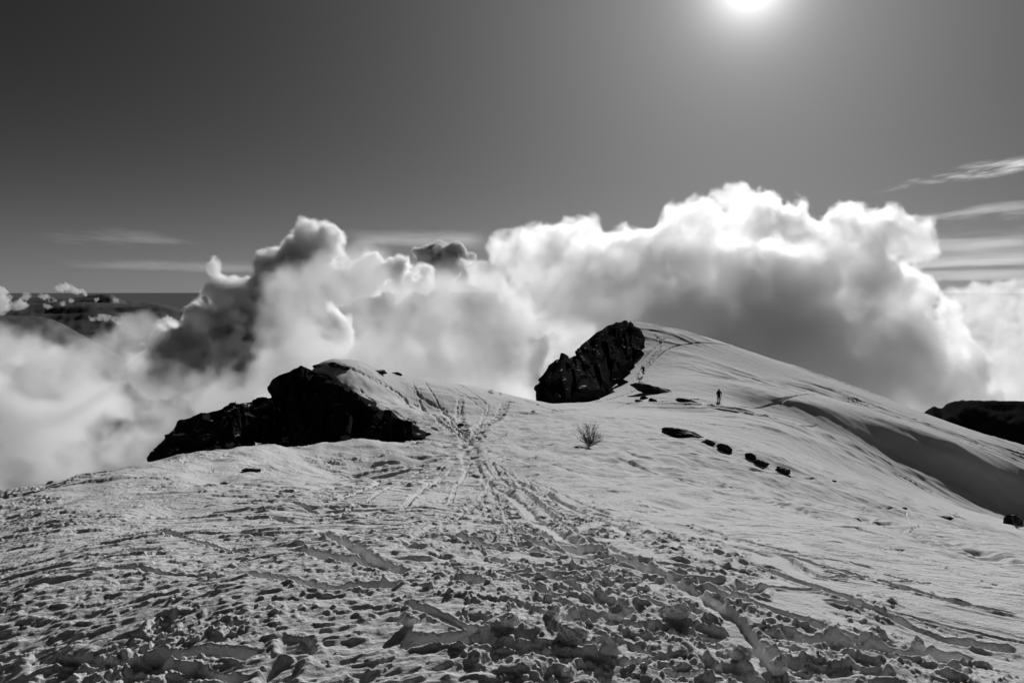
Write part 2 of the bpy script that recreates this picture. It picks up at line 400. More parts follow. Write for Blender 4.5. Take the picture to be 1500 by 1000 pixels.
def seg_dist(x, y, pts):
    """distance to a polyline in plan, side (+ left of travel) and position along it"""
    best = np.full(x.shape, 1e9); side = np.zeros(x.shape); along = np.zeros(x.shape); L0 = 0
    for (ax, ay), (bx, by) in zip(pts[:-1], pts[1:]):
        dx, dy = bx-ax, by-ay; l2 = dx*dx+dy*dy + 1e-12; l = math.sqrt(l2)
        t = np.clip(((x-ax)*dx + (y-ay)*dy)/l2, 0, 1)
        ex = x-(ax+t*dx); ey = y-(ay+t*dy); d = ex*ex+ey*ey
        m = d < best; best = np.where(m, d, best); side = np.where(m, np.sign(dx*(y-ay)-dy*(x-ax)), side); along = np.where(m, L0+t*l, along)
        L0 += l
    return np.sqrt(best), side, along

# rims of the two cliffs in plan: snow on the right of the line, rock face falling away on its left
RIM_A = [(440,541,61),(470,548,59.5),(500,566,57),(530,585,54.5),(560,603,51),(590,617,47),(611,628,43.5),(618,640,41)]
RIM_B = [(917,472,192),(922,482,188),(940,492,180),(946,505,172),(938,520,163),(928,536,153),(905,552,143),(890,566,132),(862,578,122),(838,586,112)]
rimA = [P(*c)[:2] for c in RIM_A]; rimB = [P(*c)[:2] for c in RIM_B]

def cliff_drop(x, y):
    z = np.zeros(x.shape)
    for rim, depth, w, ext in ((rimA, 9.0, 1.2, 8), (rimB, 26.0, 3.5, 40)):
        p = np.array(rim); c = p.mean(0); R = np.abs(p - c).max() + ext * 2.5
        m = (np.abs(x - c[0]) < R) & (np.abs(y - c[1]) < R)
        if not m.any(): continue
        # carry the line on past both ends so that the drop fades out cleanly
        d, s, al = seg_dist(x[m], y[m], rim)
        tot = sum(math.hypot(b[0]-a[0], b[1]-a[1]) for a, b in zip(rim[:-1], rim[1:]))
        k = smooth(0, w * 1.6, d * (s < 0)) * (s < 0)
        endf = smooth(0, tot * .22, tot - al)      # shallow towards the near end, full height at the far end
        far = smooth(ext * 2.2, ext, d)
        z[m] -= depth * k * endf * far
    return z

def ground(x, y):
    x = np.asarray(x, float); y = np.asarray(y, float)
    return base_height(x, y) + cliff_drop(x, y)

# ---------------------------------------------------------------- the snow's relief
def pix_line(pts, step=1):
    q = [on_ground(*p) for p in pts]
    out = [q[0]]
    for a, b in zip(q[:-1], q[1:]):
        for k in range(1, step + 1): out.append((a[0] + (b[0]-a[0])*k/step, a[1] + (b[1]-a[1])*k/step))
    return out
# ski and boot tracks read off the photograph: (points, width m, depth m, kind)
def TR(): return [
 # grooves in the foreground
 ([(470,782),(500,800),(535,818),(575,835)],.10,.055,'ski'),
 ([(430,808),(480,820),(540,832),(600,838)],.11,.055,'ski'),
 ([(590,940),(640,932),(700,930),(730,928)],.08,.05,'ski'),
 ([(640,790),(720,800),(830,812),(930,818)],.12,.05,'ski'),
 ([(760,790),(860,815),(960,838),(1080,850)],.12,.05,'ski'),
 ([(700,765),(800,790),(900,812),(1000,852),(1070,905),(1110,960),(1150,1010)],.13,.06,'ski'),
 ([(1000,760),(1090,790),(1200,815),(1290,833)],.14,.06,'ski'),
 ([(1080,820),(1180,850),(1260,880),(1330,912)],.10,.05,'ski'),
 ([(1120,810),(1230,835),(1300,850),(1400,880),(1500,900)],.11,.05,'ski'),
 ([(1200,870),(1300,900),(1380,930),(1500,950)],.10,.045,'ski'),
 ([(1010,850),(1110,880),(1200,915),(1280,945)],.10,.045,'ski'),
 ([(1140,925),(1230,940),(1320,955),(1440,962)],.10,.045,'ski'),
 ([(860,750),(950,770),(1060,800),(1140,820)],.12,.04,'ski'),
 ([(560,825),(640,780),(700,740),(720,700)],.10,.04,'boot'),
 ([(705,700),(760,735),(830,790),(860,830)],.18,.05,'ski'),
 ([(735,695),(810,730),(900,770),(960,800)],.15,.04,'ski'),
 ([(380,760),(480,770),(560,772)],.10,.03,'ski'),
 ([(330,735),(430,742),(540,762)],.10,.03,'ski'),
 # middle distance
 ([(490,533),(540,552),(590,580),(640,610),(680,640)],.30,.10,'boot'),
 ([(500,537),(560,560),(620,598),(662,634)],.30,.09,'boot'),
 ([(600,567),(650,600),(668,625),(690,650)],.30,.09,'boot'),
 ([(598,567),(650,575),(720,588)],.25,.06,'boot'),
 ([(674,582),(672,610),(680,640),(690,665),(690,700)],.40,.12,'boot'),
 ([(745,585),(735,605),(705,625),(685,655)],.5,.10,'boot'),
 ([(735,588),(760,583),(800,597),(822,603),(790,607),(740,604)],.35,.07,'boot'),
 ([(785,608),(850,600),(920,592),(990,587),(1050,588),(1150,588),(1260,592)],.30,.10,'ski'),
 ([(850,590),(900,583),(930,572),(935,560),(932,548),(950,532),(965,515),(968,500),(955,488)],.55,.16,'boot'),
 ([(930,570),(942,545),(962,525),(985,508),(1020,503),(1100,512)],.45,.14,'ski'),
 ([(936,545),(940,530),(960,510),(975,495)],.4,.1,'ski'),
 ([(880,612),(960,615),(1050,622),(1150,640)],.25,.05,'ski'),
 ([(1000,588),(1100,610),(1200,622)],.25,.05,'ski'),
 ([(1030,700),(1100,722),(1200,745),(1300,770),(1400,800),(1500,828)],.40,.09,'boot'),
 ([(1100,730),(1200,755),(1300,778),(1420,812)],.25,.05,'boot'),
 ([(905,655),(930,668),(960,672)],.2,.05,'ski'),
 ([(900,670),(980,700),(1060,725)],.2,.04,'ski'),
 ([(1000,665),(1100,690),(1200,705)],.2,.04,'ski'),
]
def clods(x, y, cell, seed, share, lo_=.16, hi_=.42, flat=.75):
    """steep-sided lumps scattered one per cell: height in units of the cell"""
    gx, gy = x / cell, y / cell; ix, iy = np.floor(gx), np.floor(gy); h = np.zeros(x.shape, np.float32)
    for i in (-1, 0, 1):
        for j in (-1, 0, 1):
            a = _hash(ix+i, iy+j, seed); b = _hash(ix+i, iy+j, seed + 5)
            hx = (a & 1023) / 1023.0; hy = ((a >> 10) & 1023) / 1023.0; on = ((a >> 20) & 1023) / 1023.0 < share
            R = lo_ + (hi_ - lo_) * ((b & 255) / 255.0) ** 1.8; st = .7 + .7 * (((b >> 8) & 255) / 255.0); an = ((b >> 16) & 255) / 255.0 * math.pi
            ex = gx - (ix+i+hx); ey = gy - (iy+j+hy); c, s_ = np.cos(an), np.sin(an)
            u = (ex * c + ey * s_) * st; v = (-ex * s_ + ey * c) / st
            q = 1 - (u*u + v*v) / (R*R)
            h = np.maximum(h, R * flat * np.sqrt(np.maximum(q, 0)) * on * (1 + .5 * u / R))
    return h

def prints(x, y, cell, seed, share, rx=.30, ry=.16):
    gx, gy = x / cell, y / cell; ix, iy = np.floor(gx), np.floor(gy); h = np.zeros(x.shape, np.float32)
    for i in (-1, 0, 1):
        for j in (-1, 0, 1):
            a = _hash(ix+i, iy+j, seed); b = _hash(ix+i, iy+j, seed + 5)
            hx = (a & 1023) / 1023.0; hy = ((a >> 10) & 1023) / 1023.0; on = ((a >> 20) & 1023) / 1023.0 < share
            k = .7 + .6 * ((b & 255) / 255.0); an = math.pi * .5 + (((b >> 16) & 255) / 255.0 - .5) * 1.6
            ex = gx - (ix+i+hx); ey = gy - (iy+j+hy); c, s_ = np.cos(an), np.sin(an)
            q = np.sqrt(((ex*c+ey*s_) / (rx*k))**2 + ((-ex*s_+ey*c) / (ry*k))**2)
            h += on * (-(1 - smooth(.7, 1.05, q)) + .35 * np.exp(-((q - 1.25) / .22)**2))
    return h

def crust(x, y, fx, fy, seed, t, w, oct=4, gain=.55):
    return smooth(t - w, t + w, fbm2(x * fx, y * fy, seed, oct, gain))

def scratches():
    """thin marks of skis and dragged poles over the near slope"""
    rg = np.random.default_rng(5); out = []
    for k in range(46):
        px = rg.uniform(200, 1480); py = rg.uniform(745, 985)
        if px < 620 and rg.random() < .5: continue
        ln = rg.uniform(50, 190) * (1 + (py - 745) / 240); sl = rg.normal(.24, .09) if px > 700 else rg.normal(.05, .12)
        bend = rg.normal(0, .04) * ln
        out.append(([(px - ln/2, py - sl*ln/2), (px, py + bend), (px + ln/2, py + sl*ln/2)], rg.uniform(.022, .05), rg.uniform(.018, .045), 'ski'))
    hub = (690, 655)
    for k in range(15):                       # lines fanning out from where the tracks meet
        a = rg.uniform(-.75, 1.25); r0, r1 = rg.uniform(15, 60), rg.uniform(110, 260)
        q = lambda r: (hub[0] + math.sin(a) * r * 1.9 + rg.normal(0, 4), hub[1] + 8 + abs(math.cos(a)) * r * .62)
        out.append(([q(r0), q((r0 + r1) / 2), q(r1)], rg.uniform(.035, .065), rg.uniform(.03, .05), 'ski' if rg.random() < .6 else 'boot'))
    for k in range(6):                        # and a few over the knoll and the saddle
        x0 = rg.uniform(520, 680); out.append(([(x0, rg.uniform(556, 580)), (x0 + rg.uniform(15, 60), rg.uniform(590, 610)), (rg.uniform(660, 700), rg.uniform(625, 660))], rg.uniform(.08, .14), rg.uniform(.05, .09), 'boot'))
    return out

# wind-built folds that run down across the right slope: (points, width m, height m)
DUNES = [([(1010,548),(1110,580),(1220,604),(1340,645),(1500,702)], 1.6, .22), ([(1040,556),(1150,590),(1260,628),(1380,672),(1500,716)], 1.3, .24),
 ([(1090,604),(1180,630),(1280,668),(1360,700),(1450,735)], 1.0, .26), ([(1060,612),(1160,640),(1250,668),(1330,700)], .8, .20), ([(1120,625),(1200,655),(1290,690),(1380,722)], .7, .18),
 ([(1000,520),(1080,545),(1180,575),(1290,612),(1400,650)], 1.4, .26), ([(1100,540),(1220,576),(1330,615),(1450,660),(1500,680)], 1.2, .24), ([(960,512),(1040,530),(1120,556)], 1.2, .30),
 ([(1240,600),(1320,628),(1420,668),(1500,698)], 1.1, .34), ([(1020,600),(1100,622),(1180,648)], .7, .16)]

def relief(x, y, r):
    x = x.ravel(); y = y.ravel(); r = r.ravel()
    px, py = project(x, y, base_height(x, y))
    z = np.zeros(x.shape)
    f = lambda a, b: smooth(a, b, r)
    def add(w_, fn):
        """add w_ * fn(x, y) where the weight counts"""
        k = np.nonzero(np.abs(w_) > 2e-4)[0]
        if len(k): z[k] += w_[k] * fn(x[k], y[k])
    one = np.ones(x.shape)
    add(.022 * np.clip(r, 2, 22) ** .8 * (1 - .7 * f(40, 80)), lambda x, y: fbm2(x * .55, y * .35, 5, 3))
    # ---- where people have churned the snow
    ctr = np.interp(r, [3, 5, 8, 12, 20, 36, 50], [.55, .45, .15, .0, -.2, -1.6, -2.6])
    wid = np.interp(r, [3, 5, 8, 12, 20, 36, 50], [1.0, 1.25, 1.5, 1.5, 1.2, 1.0, .7])
    off = x - ctr
    churn = np.exp(-(off / wid) ** 2) * f(65, 25)
    churn = churn + .60 * smooth(.1, .6, fbm2(x * .6 + 9, y * .5, 41, 3) + .42) * f(7.5, 4.0)
    right = np.exp(-((off - .12 * r) / (.12 * r + .3)) ** 2) * f(40, 16)
    churn = np.clip(churn + .40 * right, 0, 1.2)
    n_ = fbm2(x * 1.5, y * 1.2, 51, 4, .6)
    patch = smooth(-.10, .30, n_ + churn * .45 - .28)
    amp = churn * patch
    near = f(9, 4.5)
    # tracks: their own snow is pressed smooth
    press = np.zeros(x.shape); tr = np.zeros(x.shape)
    for pts, w_, dep, kind in [(p, w_ * (.62 if w_ < .21 else .8), d_, k_) for p, w_, d_, k_ in TR()] + scratches():
        L_ = pix_line(pts, 3); A = np.array(L_); mg = w_ * 4 + .3
        m = np.nonzero((x > A[:, 0].min() - mg) & (x < A[:, 0].max() + mg) & (y > A[:, 1].min() - mg) & (y < A[:, 1].max() + mg))[0]
        if not len(m): continue
        xm = x[m] + w_ * .7 * fbm2(x[m] * .16 / w_, y[m] * .16 / w_, 111, 4, .6); ym = y[m]
        d, sd2, al = seg_dist(xm, ym, L_)
        q = d / w_; prof = -(1 - smooth(.6, 1.0, q)) + .5 * np.exp(-((q - 1.3) / .3) ** 2) * np.maximum(.35 + 1.3 * fbm2(xm / w_ * .35, ym / w_ * .35, 112, 4, .6), 0)
        if kind == 'boot':
            stepf = .25 + .75 * smooth(-.25, .35, np.sin(al * 2 * math.pi / (w_ * 3.4) + sd2 + 5 * noise2(al / (w_ * 9), al * 0 + w_ * 50, 115)) * (.5 + noise2(al / (w_ * 3), al * 0 + w_ * 70, 116)))
            prof = prof * stepf + np.exp(-q * q * .3) * .45 * noise2(xm / w_ * 1.3, ym / w_ * 1.3, 113)
        tot = al.max(); fade = smooth(0, tot * .06 + .01, al) * smooth(0, tot * .06 + .01, tot - al)
        tr[m] += dep * prof * fade * (.75 + .3 * noise2(al * .16 / w_, al * 0 + 3, 114))
        press[m] = np.maximum(press[m], np.exp(-(q / 1.2) ** 4) * fade * (.85 if kind == 'ski' else .4) * (1 if w_ > .07 else .5))
    # broken plates, then lumps on them
    add(amp * .036, lambda x, y: fbm2(x * 3.2, y * 2.8, 60, 4, .62))
    add(amp * .020, lambda x, y: crust(x, y, 2.4, 3.4, 61, .03, .04) + .8 * crust(x, y, 5.0, 6.4, 65, .05, .05) - .8)
    add(.26 * .26 * amp * (1 - f(30, 60)), lambda x, y: clods(x, y, .26, 211, .26))
    add(.60 * .14 * smooth(.15, .6, amp) * (1 - f(16, 30)), lambda x, y: clods(x, y, .14, 213, .46))
    add(.75 * .07 * smooth(.05, .4, amp) * f(10, 6.5), lambda x, y: clods(x, y, .07, 217, .55))
    add(.80 * .038 * smooth(.02, .3, amp) * f(6, 4), lambda x, y: clods(x, y, .038, 218, .6))
    add(.75 * .045 * (1 - .6*np.clip(amp, 0, 1)) * smooth(-.25, .25, n_) * f(7.5, 4.5), lambda x, y: clods(x, y, .045, 225, .38))
    add(.36 * .40 * smooth(.1, .5, amp) * f(9, 16) * (1 - f(45, 70)), lambda x, y: clods(x, y, .40, 219, .20))
    # loose crumbs lying on smooth snow
    add(.75 * .16 * f(22, 12), lambda x, y: clods(x, y, .16, 221, .04, .06, .2))
    add(.60 * .5 * f(6, 14) * (1 - f(60, 90)), lambda x, y: clods(x, y, .5, 223, .05, .04, .12))
    # boot holes
    add(.045 * np.clip(churn, 0, 1) * (1 - f(30, 50)), lambda x, y: prints(x, y, .60, 231, .22))
    add(.045 * np.clip(churn, 0, 1) * (1 - f(12, 20)), lambda x, y: prints(x, y, .42, 233, .22))
    # ---- wind crust: low steps lying across the slope
    left = smooth(1050, 480, px) * (1 - f(45, 70)) * (1 - .75 * np.clip(amp, 0, 1))
    wx = x + .35 * noise2(x * .6, y * .6, 80); ys = y - .22 * x
    k = left > .003; X_ = wx[k]; Y_ = ys[k]; xk = x[k]; yk = y[k]; rk = r[k]; lk = left[k]; g = lambda a, b: smooth(a, b, rk)
    m3 = smooth(.0, .35, noise2(xk * .45, yk * .5, 84)); nl = near[k]
    big = smooth(-.15, .3, noise2(xk * .22 + 3, yk * .3, 86))
    dz = lk * .030 * (.25 + .75 * big) * crust(X_, Y_, .55, 1.9, 81, .12, .03) * np.clip(rk / 9, .35, 2.4)
    dz += lk * .017 * crust(X_, Y_, 1.5, 5.2, 85, .16, .04, 4, .6) * (.35 + .65 * m3) * np.clip(rk / 9, .7, 2.2)
    dz += lk * .011 * crust(X_, Y_, 3.5, 10.0, 89, .14, .06, 3, .6) * (1 - g(12, 20))
    dz += lk * .020 * fbm2(X_ * 5.5, Y_ * 8, 83, 3, .65) * (m3 + nl) * (1 - g(14, 26))
    dz += lk * .8 * .085 * clods(xk, yk, .085, 237, .5) * smooth(.2, .6, m3 * .5 + nl) * smooth(.02, .2, n_[k] + .04) * (1 - g(10, 16))
    dz += lk * .36 * .32 * clods(xk * .6, yk, .32, 239, .16) * m3 * g(6, 12) * (1 - g(40, 60))
    z[k] += dz
    # ---- wind lines on the right slope and over the hill
    rs = smooth(800, 1050, px) * (1 - np.clip(churn, 0, 1))
    def hill(x, y): return fbm2((x*.83 - y*.56) * .06, (x*.56 + y*.83) * .5, 91, 5, .6)
    def lines(x, y):
        al_ = x*.83 - y*.56; ac = x*.56 + y*.83
        l = 1 - np.abs(fbm2(al_ * .035 + 4, ac * .15 + .7 * noise2(al_ * .06, ac * .06, 96), 95, 3, .5)) * 3.0
        return np.maximum(l, 0) ** 2 * smooth(-.3, .3, noise2(x * .03, y * .03, 98))
    add(rs * f(60, 100) * .095, hill)
    add(rs * f(70, 100) * .5, lines)
    for pts, w_, hgt in DUNES:
        A = np.array(pix_line(pts, 3)); m = np.nonzero((x > A[:, 0].min() - 8) & (x < A[:, 0].max() + 8) & (y > A[:, 1].min() - 8) & (y < A[:, 1].max() + 8))[0]
        wob = 1.6 * w_ * fbm2(x[m] / 14, y[m] / 14, int(w_ * 90), 3)
        d, sd2, al = seg_dist(x[m] + wob * .5, y[m] + wob, [tuple(q) for q in A]); tot = al.max()
        q = d / w_; pr = np.where(sd2 > 0, np.exp(-(q / 2.2) ** 2), np.exp(-(q / .9) ** 2))
        z[m] += hgt * pr * smooth(0, tot * .3, al) * smooth(0, tot * .12, tot - al) * (.75 + .5 * noise2(al / 9, al * 0 + w_ * 31, 117))
    add(rs * (1 - f(40, 80)) * .014 * np.clip(r / 12, .5, 2), lambda x, y: crust(x, y + .5 * x, .6, 2.4, 97, .14, .04))
    add(rs * (1 - f(20, 40)) * .008, lambda x, y: crust(x, y + .5 * x, 1.6, 6, 99, .18, .05))
    add(-.03 * (1 - f(20, 60)), lambda x, y: smooth(.68, .85, noise2(x * 2.3 + 7, y * 2.6, 101)))
    add(.0035 * (1 - f(8, 20)), lambda x, y: noise2(x * 9, y * 9, 103))
    add(.035 * f(35, 60) * (1 - .6 * rs), lambda x, y: fbm2(x * .8, y * .6, 107, 3, .6))
    z = z * (1 - press) + tr * (1.2 + .9 * f(25, 45))
    return z * (1 - f(210, 260))

# ---------------------------------------------------------------- snow material
def snow_material():
    m = mat('snow', .75, 1.0, spec=.04); t = m.node_tree; b = t.nodes['Principled BSDF']
    tcn = t.nodes.new('ShaderNodeTexCoord')
    n1 = t.nodes.new('ShaderNodeTexNoise'); n1.inputs['Scale'].default_value = 38; n1.inputs['Detail'].default_value = 5; n1.inputs['Roughness'].default_value = .7
    n2 = t.nodes.new('ShaderNodeTexNoise'); n2.inputs['Scale'].default_value = 9; n2.inputs['Detail'].default_value = 5; n2.inputs['Roughness'].default_value = .65
    for n in (n1, n2): t.links.new(tcn.outputs['Object'], n.inputs['Vector'])
    bp1 = t.nodes.new('ShaderNodeBump'); bp1.inputs['Strength'].default_value = .8; bp1.inputs['Distance'].default_value = .014
    bp2 = t.nodes.new('ShaderNodeBump'); bp2.inputs['Strength'].default_value = .6; bp2.inputs['Distance'].default_value = .03
    t.links.new(n1.outputs['Fac'], bp1.inputs['Height']); t.links.new(n2.outputs['Fac'], bp2.inputs['Height'])
    t.links.new(bp2.outputs[0], bp1.inputs['Normal']); t.links.new(bp1.outputs[0], b.inputs['Normal'])
    return m
SNOW = snow_material()
Q = float(os.environ.get('Q', '1.0'))
th = np.concatenate([np.radians(np.linspace(-180, -60, 60, endpoint=False)), np.radians(np.linspace(-60, -36, int(160*Q), endpoint=False)),
                     np.radians(np.linspace(-36, 36, int(1500*Q), endpoint=False)), np.radians(np.linspace(36, 60, int(160*Q), endpoint=False)), np.radians(np.linspace(60, 180, 60, endpoint=False))])
lr = np.concatenate([np.linspace(math.log(.05), math.log(2.3), 30, endpoint=False), np.linspace(math.log(2.3), math.log(14), int(720*Q), endpoint=False),
                     np.linspace(math.log(14), math.log(100), int(560*Q), endpoint=False), np.linspace(math.log(100), math.log(270), int(320*Q))])
RR, TT = np.meshgrid(np.exp(lr), th, indexing='ij')
X = RR * np.sin(TT); Y = RR * np.cos(TT)
Z = base_height(X, Y) + cliff_drop(X, Y)
Z = np.where(RR < 1.5, -1.62 + (Z + 1.62) * smooth(.6, 1.5, RR), Z)
if os.environ.get('REL', '1') == '1': Z += relief(X, Y, RR).reshape(X.shape) * smooth(1.0, 2.3, RR)
snow = tag(grid_obj('snow_ground', X, Y, Z, SNOW, wrap=True), kind='structure')
# ---------------------------------------------------------------- rock
import random
from mathutils import noise as mn, Matrix

def rock_material(name='rock', base=.045, snow=.5, edge=.78):
    m = mat(name, base, .9, spec=.15); t = m.node_tree; b = t.nodes['Principled BSDF']; n = t.nodes.new; l = t.links.new
    tcn = n('ShaderNodeTexCoord'); geo = n('ShaderNodeNewGeometry')
    n1 = n('ShaderNodeTexNoise'); n1.inputs['Scale'].default_value = 1.7; n1.inputs['Detail'].default_value = 8; n1.inputs['Roughness'].default_value = .65
    l(tcn.outputs['Object'], n1.inputs['Vector'])
    r1 = n('ShaderNodeValToRGB'); r1.color_ramp.elements[0].position = .35; r1.color_ramp.elements[0].color = (base*.6,)*3 + (1,)
    r1.color_ramp.elements[1].position = .7; r1.color_ramp.elements[1].color = (base*1.5,)*3 + (1,)
    l(n1.outputs['Fac'], r1.inputs['Fac'])
    sepn = n('ShaderNodeSeparateXYZ'); l(geo.outputs['Normal'], sepn.inputs[0])
    n2 = n('ShaderNodeTexNoise'); n2.inputs['Scale'].default_value = .9; n2.inputs['Detail'].default_value = 6
    l(tcn.outputs['Object'], n2.inputs['Vector'])
    k = M('ADD', sepn.outputs['Z'], M('MULTIPLY', M('SUBTRACT', n2.outputs['Fac'], .5, tree=t), 1.1, tree=t), tree=t)
    k = M('MULTIPLY', M('SUBTRACT', k, edge, tree=t), 9.0, clamp=True, tree=t)
    k = M('MULTIPLY', k, snow, tree=t)
    mx = n('ShaderNodeMix'); mx.data_type = 'RGBA'; l(k, mx.inputs['Factor']); l(r1.outputs[0], mx.inputs['A']); mx.inputs['B'].default_value = (.78, .78, .78, 1)
    l(mx.outputs['Result'], b.inputs['Base Color'])
    bp = n('ShaderNodeBump'); bp.inputs['Strength'].default_value = .8; bp.inputs['Distance'].default_value = .15
    l(n1.outputs['Fac'], bp.inputs['Height']); l(bp.outputs[0], b.inputs['Normal'])
    return m
ROCK = rock_material(base=.024, snow=1.0, edge=1.0)
ROCK_SNOWY = rock_material('snow_dusted_rock', .03, snow=1.0, edge=.85)
ROCK_BARE = rock_material('bare_rock', .026, snow=1.0, edge=1.12)

def interp_curve(c, s):
    c = np.array(c, float); x = np.clip(s, 0, 1)
    L_ = np.r_[0, np.cumsum(np.hypot(np.diff(c[:, 0]), np.diff(c[:, 1])))]; L_ /= L_[-1]
    return np.stack([np.interp(x, L_, c[:, k]) for k in range(3)], -1)

def facets(x, y, seed):
    """every random cell is one tilted plane: broken rock"""
    ix, iy = np.floor(x), np.floor(y); best = np.full(x.shape, 9.0); h = np.zeros(x.shape)
    for i in (-1, 0, 1):
        for j in (-1, 0, 1):
            a = _hash(ix+i, iy+j, seed); b = _hash(ix+i, iy+j, seed + 5)
            ex = x - (ix+i+(a & 1023)/1023.0); ey = y - (iy+j+((a >> 10) & 1023)/1023.0); d = ex*ex + ey*ey
            v = ((b & 1023)/1023.0 - .5) * .7 + ex * (((b >> 10) & 1023)/1023.0 - .5) * 1.6 + ey * (((b >> 20) & 1023)/1023.0 - .5) * 1.6
            m = d < best; best = np.where(m, d, best); h = np.where(m, v, h)
    return h

def crag(name, label, top, bot, n_s, n_t, rough, seed, thick, material, lean=(.3, .8), jag=.3, outl=3.5):
    """rock face between two lines given as (photo x, photo y, distance); broken by ridged noise, with a real back"""
    s = np.linspace(0, 1, n_s); t = np.linspace(0, 1, n_t)
    T = interp_curve(top, s); B = interp_curve(bot, s)
    jt = smooth(0, .06, s) * smooth(1, .94, s)
    for C_, k_ in ((T, 1), (B, 2)):
        C_[:, 1] += jt * outl * fbm2(s * 14, s * 0 + seed * 3 + k_, 5, 4, .6); C_[:, 0] += jt * outl * fbm2(s * 14, s * 0 + seed * 5 + k_, 6, 4, .6)
    G = T[:, None] * (1 - t[None, :, None]) + B[:, None] * t[None, :, None]
    XYZ = np.array([[P(*G[i, j]) for j in range(n_t)] for i in range(n_s)])
    # metres along and down the face
    dd_ = np.diff(XYZ[:, n_t//2], axis=0); su = np.r_[0, np.cumsum(np.hypot(dd_[:, 0] * 1.15, dd_[:, 1] * .15))][:, None] * np.ones((1, n_t))
    dn = -XYZ[:, :, 2]
    nrm = np.cross(np.gradient(XYZ, axis=0), np.gradient(XYZ, axis=1)); nrm /= np.linalg.norm(nrm, axis=-1, keepdims=True) + 1e-9
    if (nrm[:, :, 1]).mean() > 0: nrm = -nrm
    k = rough
    h = (.5 - np.abs(fbm2(su/(k*4.0), dn/(k*4.2), seed, 3, .45))) * 1.6 * k
    wn = .5 * noise2(su/k, dn/k, seed+2)
    h += facets(su/(k*1.9) + wn, dn/(k*1.4) + .35*su/k, seed+3) * .8 * k + facets(su/(k*.7) + wn, dn/(k*.55), seed+6) * .13 * k
    h += fbm2(su/(k*.35), dn/(k*.5), seed+5, 3, .5) * .07 * k
    edge = np.minimum(1, np.minimum(s, 1-s)[:, None] * 12 + .25) * np.minimum(1, t[None, :] * 9 + .12)
    F_ = XYZ + nrm * (h * edge)[..., None]
    F_[:, :, 2] += (fbm2(su/(k*.8), dn/(k*2), seed+9, 4, .6) * .35 * k * jag) * (1 - smooth(0, .3, t))[None, :]
    Bk = XYZ + np.array([lean[0], lean[1], 0]) * thick; Bk[:, :, 2] -= thick * .45
    n = n_s * n_t; V = np.concatenate([F_.reshape(-1, 3), Bk.reshape(-1, 3)]); Q_ = []
    id_ = lambda i, j, b=0: b * n + i * n_t + j
    for i in range(n_s - 1):
        for j in range(n_t - 1):
            Q_.append((id_(i,j), id_(i,j+1), id_(i+1,j+1), id_(i+1,j))); Q_.append((id_(i,j,1), id_(i+1,j,1), id_(i+1,j+1,1), id_(i,j+1,1)))
    for i in range(n_s - 1):
        Q_.append((id_(i,0), id_(i+1,0), id_(i+1,0,1), id_(i,0,1))); j = n_t-1; Q_.append((id_(i,j), id_(i,j,1), id_(i+1,j,1), id_(i+1,j)))
    for j in range(n_t - 1):
        Q_.append((id_(0,j), id_(0,j,1), id_(0,j+1,1), id_(0,j+1))); i = n_s-1; Q_.append((id_(i,j), id_(i,j+1), id_(i,j+1,1), id_(i,j,1)))
    o = mesh_obj(name, V, Q_, material)
    import bmesh
    bm = bmesh.new(); bm.from_mesh(o.data); bmesh.ops.recalc_face_normals(bm, faces=bm.faces); bm.to_mesh(o.data); bm.free()
    return tag(o, label, 'rock outcrop')

crag('rock_outcrop', 'dark overhanging rock block under the snowy left knoll, above the other outcrop, its dark foot standing in for a shaded snow bowl',
     [(402,580,60.5),(401,566,60.5),(404,554,60.5),(414,547,60.5),(430,542,60.5),(440,537.5,60.5),(455,544,60),(475,549,58.5),(500,565,56),(530,584,53.5),(560,602,50),(590,616,46),(608,627,42.8),(619,639,40.6)],
     [(404,590,59),(412,610,56),(425,640,52),(440,658,49),(455,668,48),(470,668,48),(490,662,47),(510,664,46),(530,662,47),(560,664,44),(590,660,41.5),(608,650,40),(622,645,39.5)],  # lower edge carried down so dark rock stands in for the shaded snow bowl
     190, 70, .8, 7, 5.0, ROCK_BARE, lean=(.75, .6))
crag('rock_outcrop', 'long low dark outcrop with snow dusting left of the overhanging knoll rock',
     [(214,686,47),(224,664,48),(236,648,49),(252,632,50),(262,616,51),(284,609,52),(318,601,54),(360,592,56),(398,583,58),(428,580,60)],
     [(206,712,44),(226,710,45),(250,700,46),(280,690,47),(320,680,48),(350,668,49),(365,672,47),(380,670,48),(402,668,49),(436,664,49)],
     170, 60, .7, 19, 4.0, ROCK, lean=(-.1, .9))
crag('rock_outcrop', 'broad black craggy cliff on the left end of the far snow peak, its upper right standing in for shaded snow',
     [(787,584,124),(789,568,126),(797,552,130),(804,535,135),(815,528,140),(832,525,146),(843,521,152),(846,511,156),(858,499,163),(872,490,170),(886,480,178),(902,473,186),(917,470.5,191),(921,483,187),(934,490,182),(946,503,173)],
     [(786,590,118),(800,592,117),(815,592,116),(835,590,112),(850,586,113),(870,578,119),(885,572,126),(897,556,136),(905,549,141),(920,538,149),(932,524,158),(940,512,166),(946,506,171)],  # dark rock also laid over the upper right slope, for snow in shade
     220, 90, 1.7, 31, 14.0, ROCK_BARE, lean=(.6, .75))

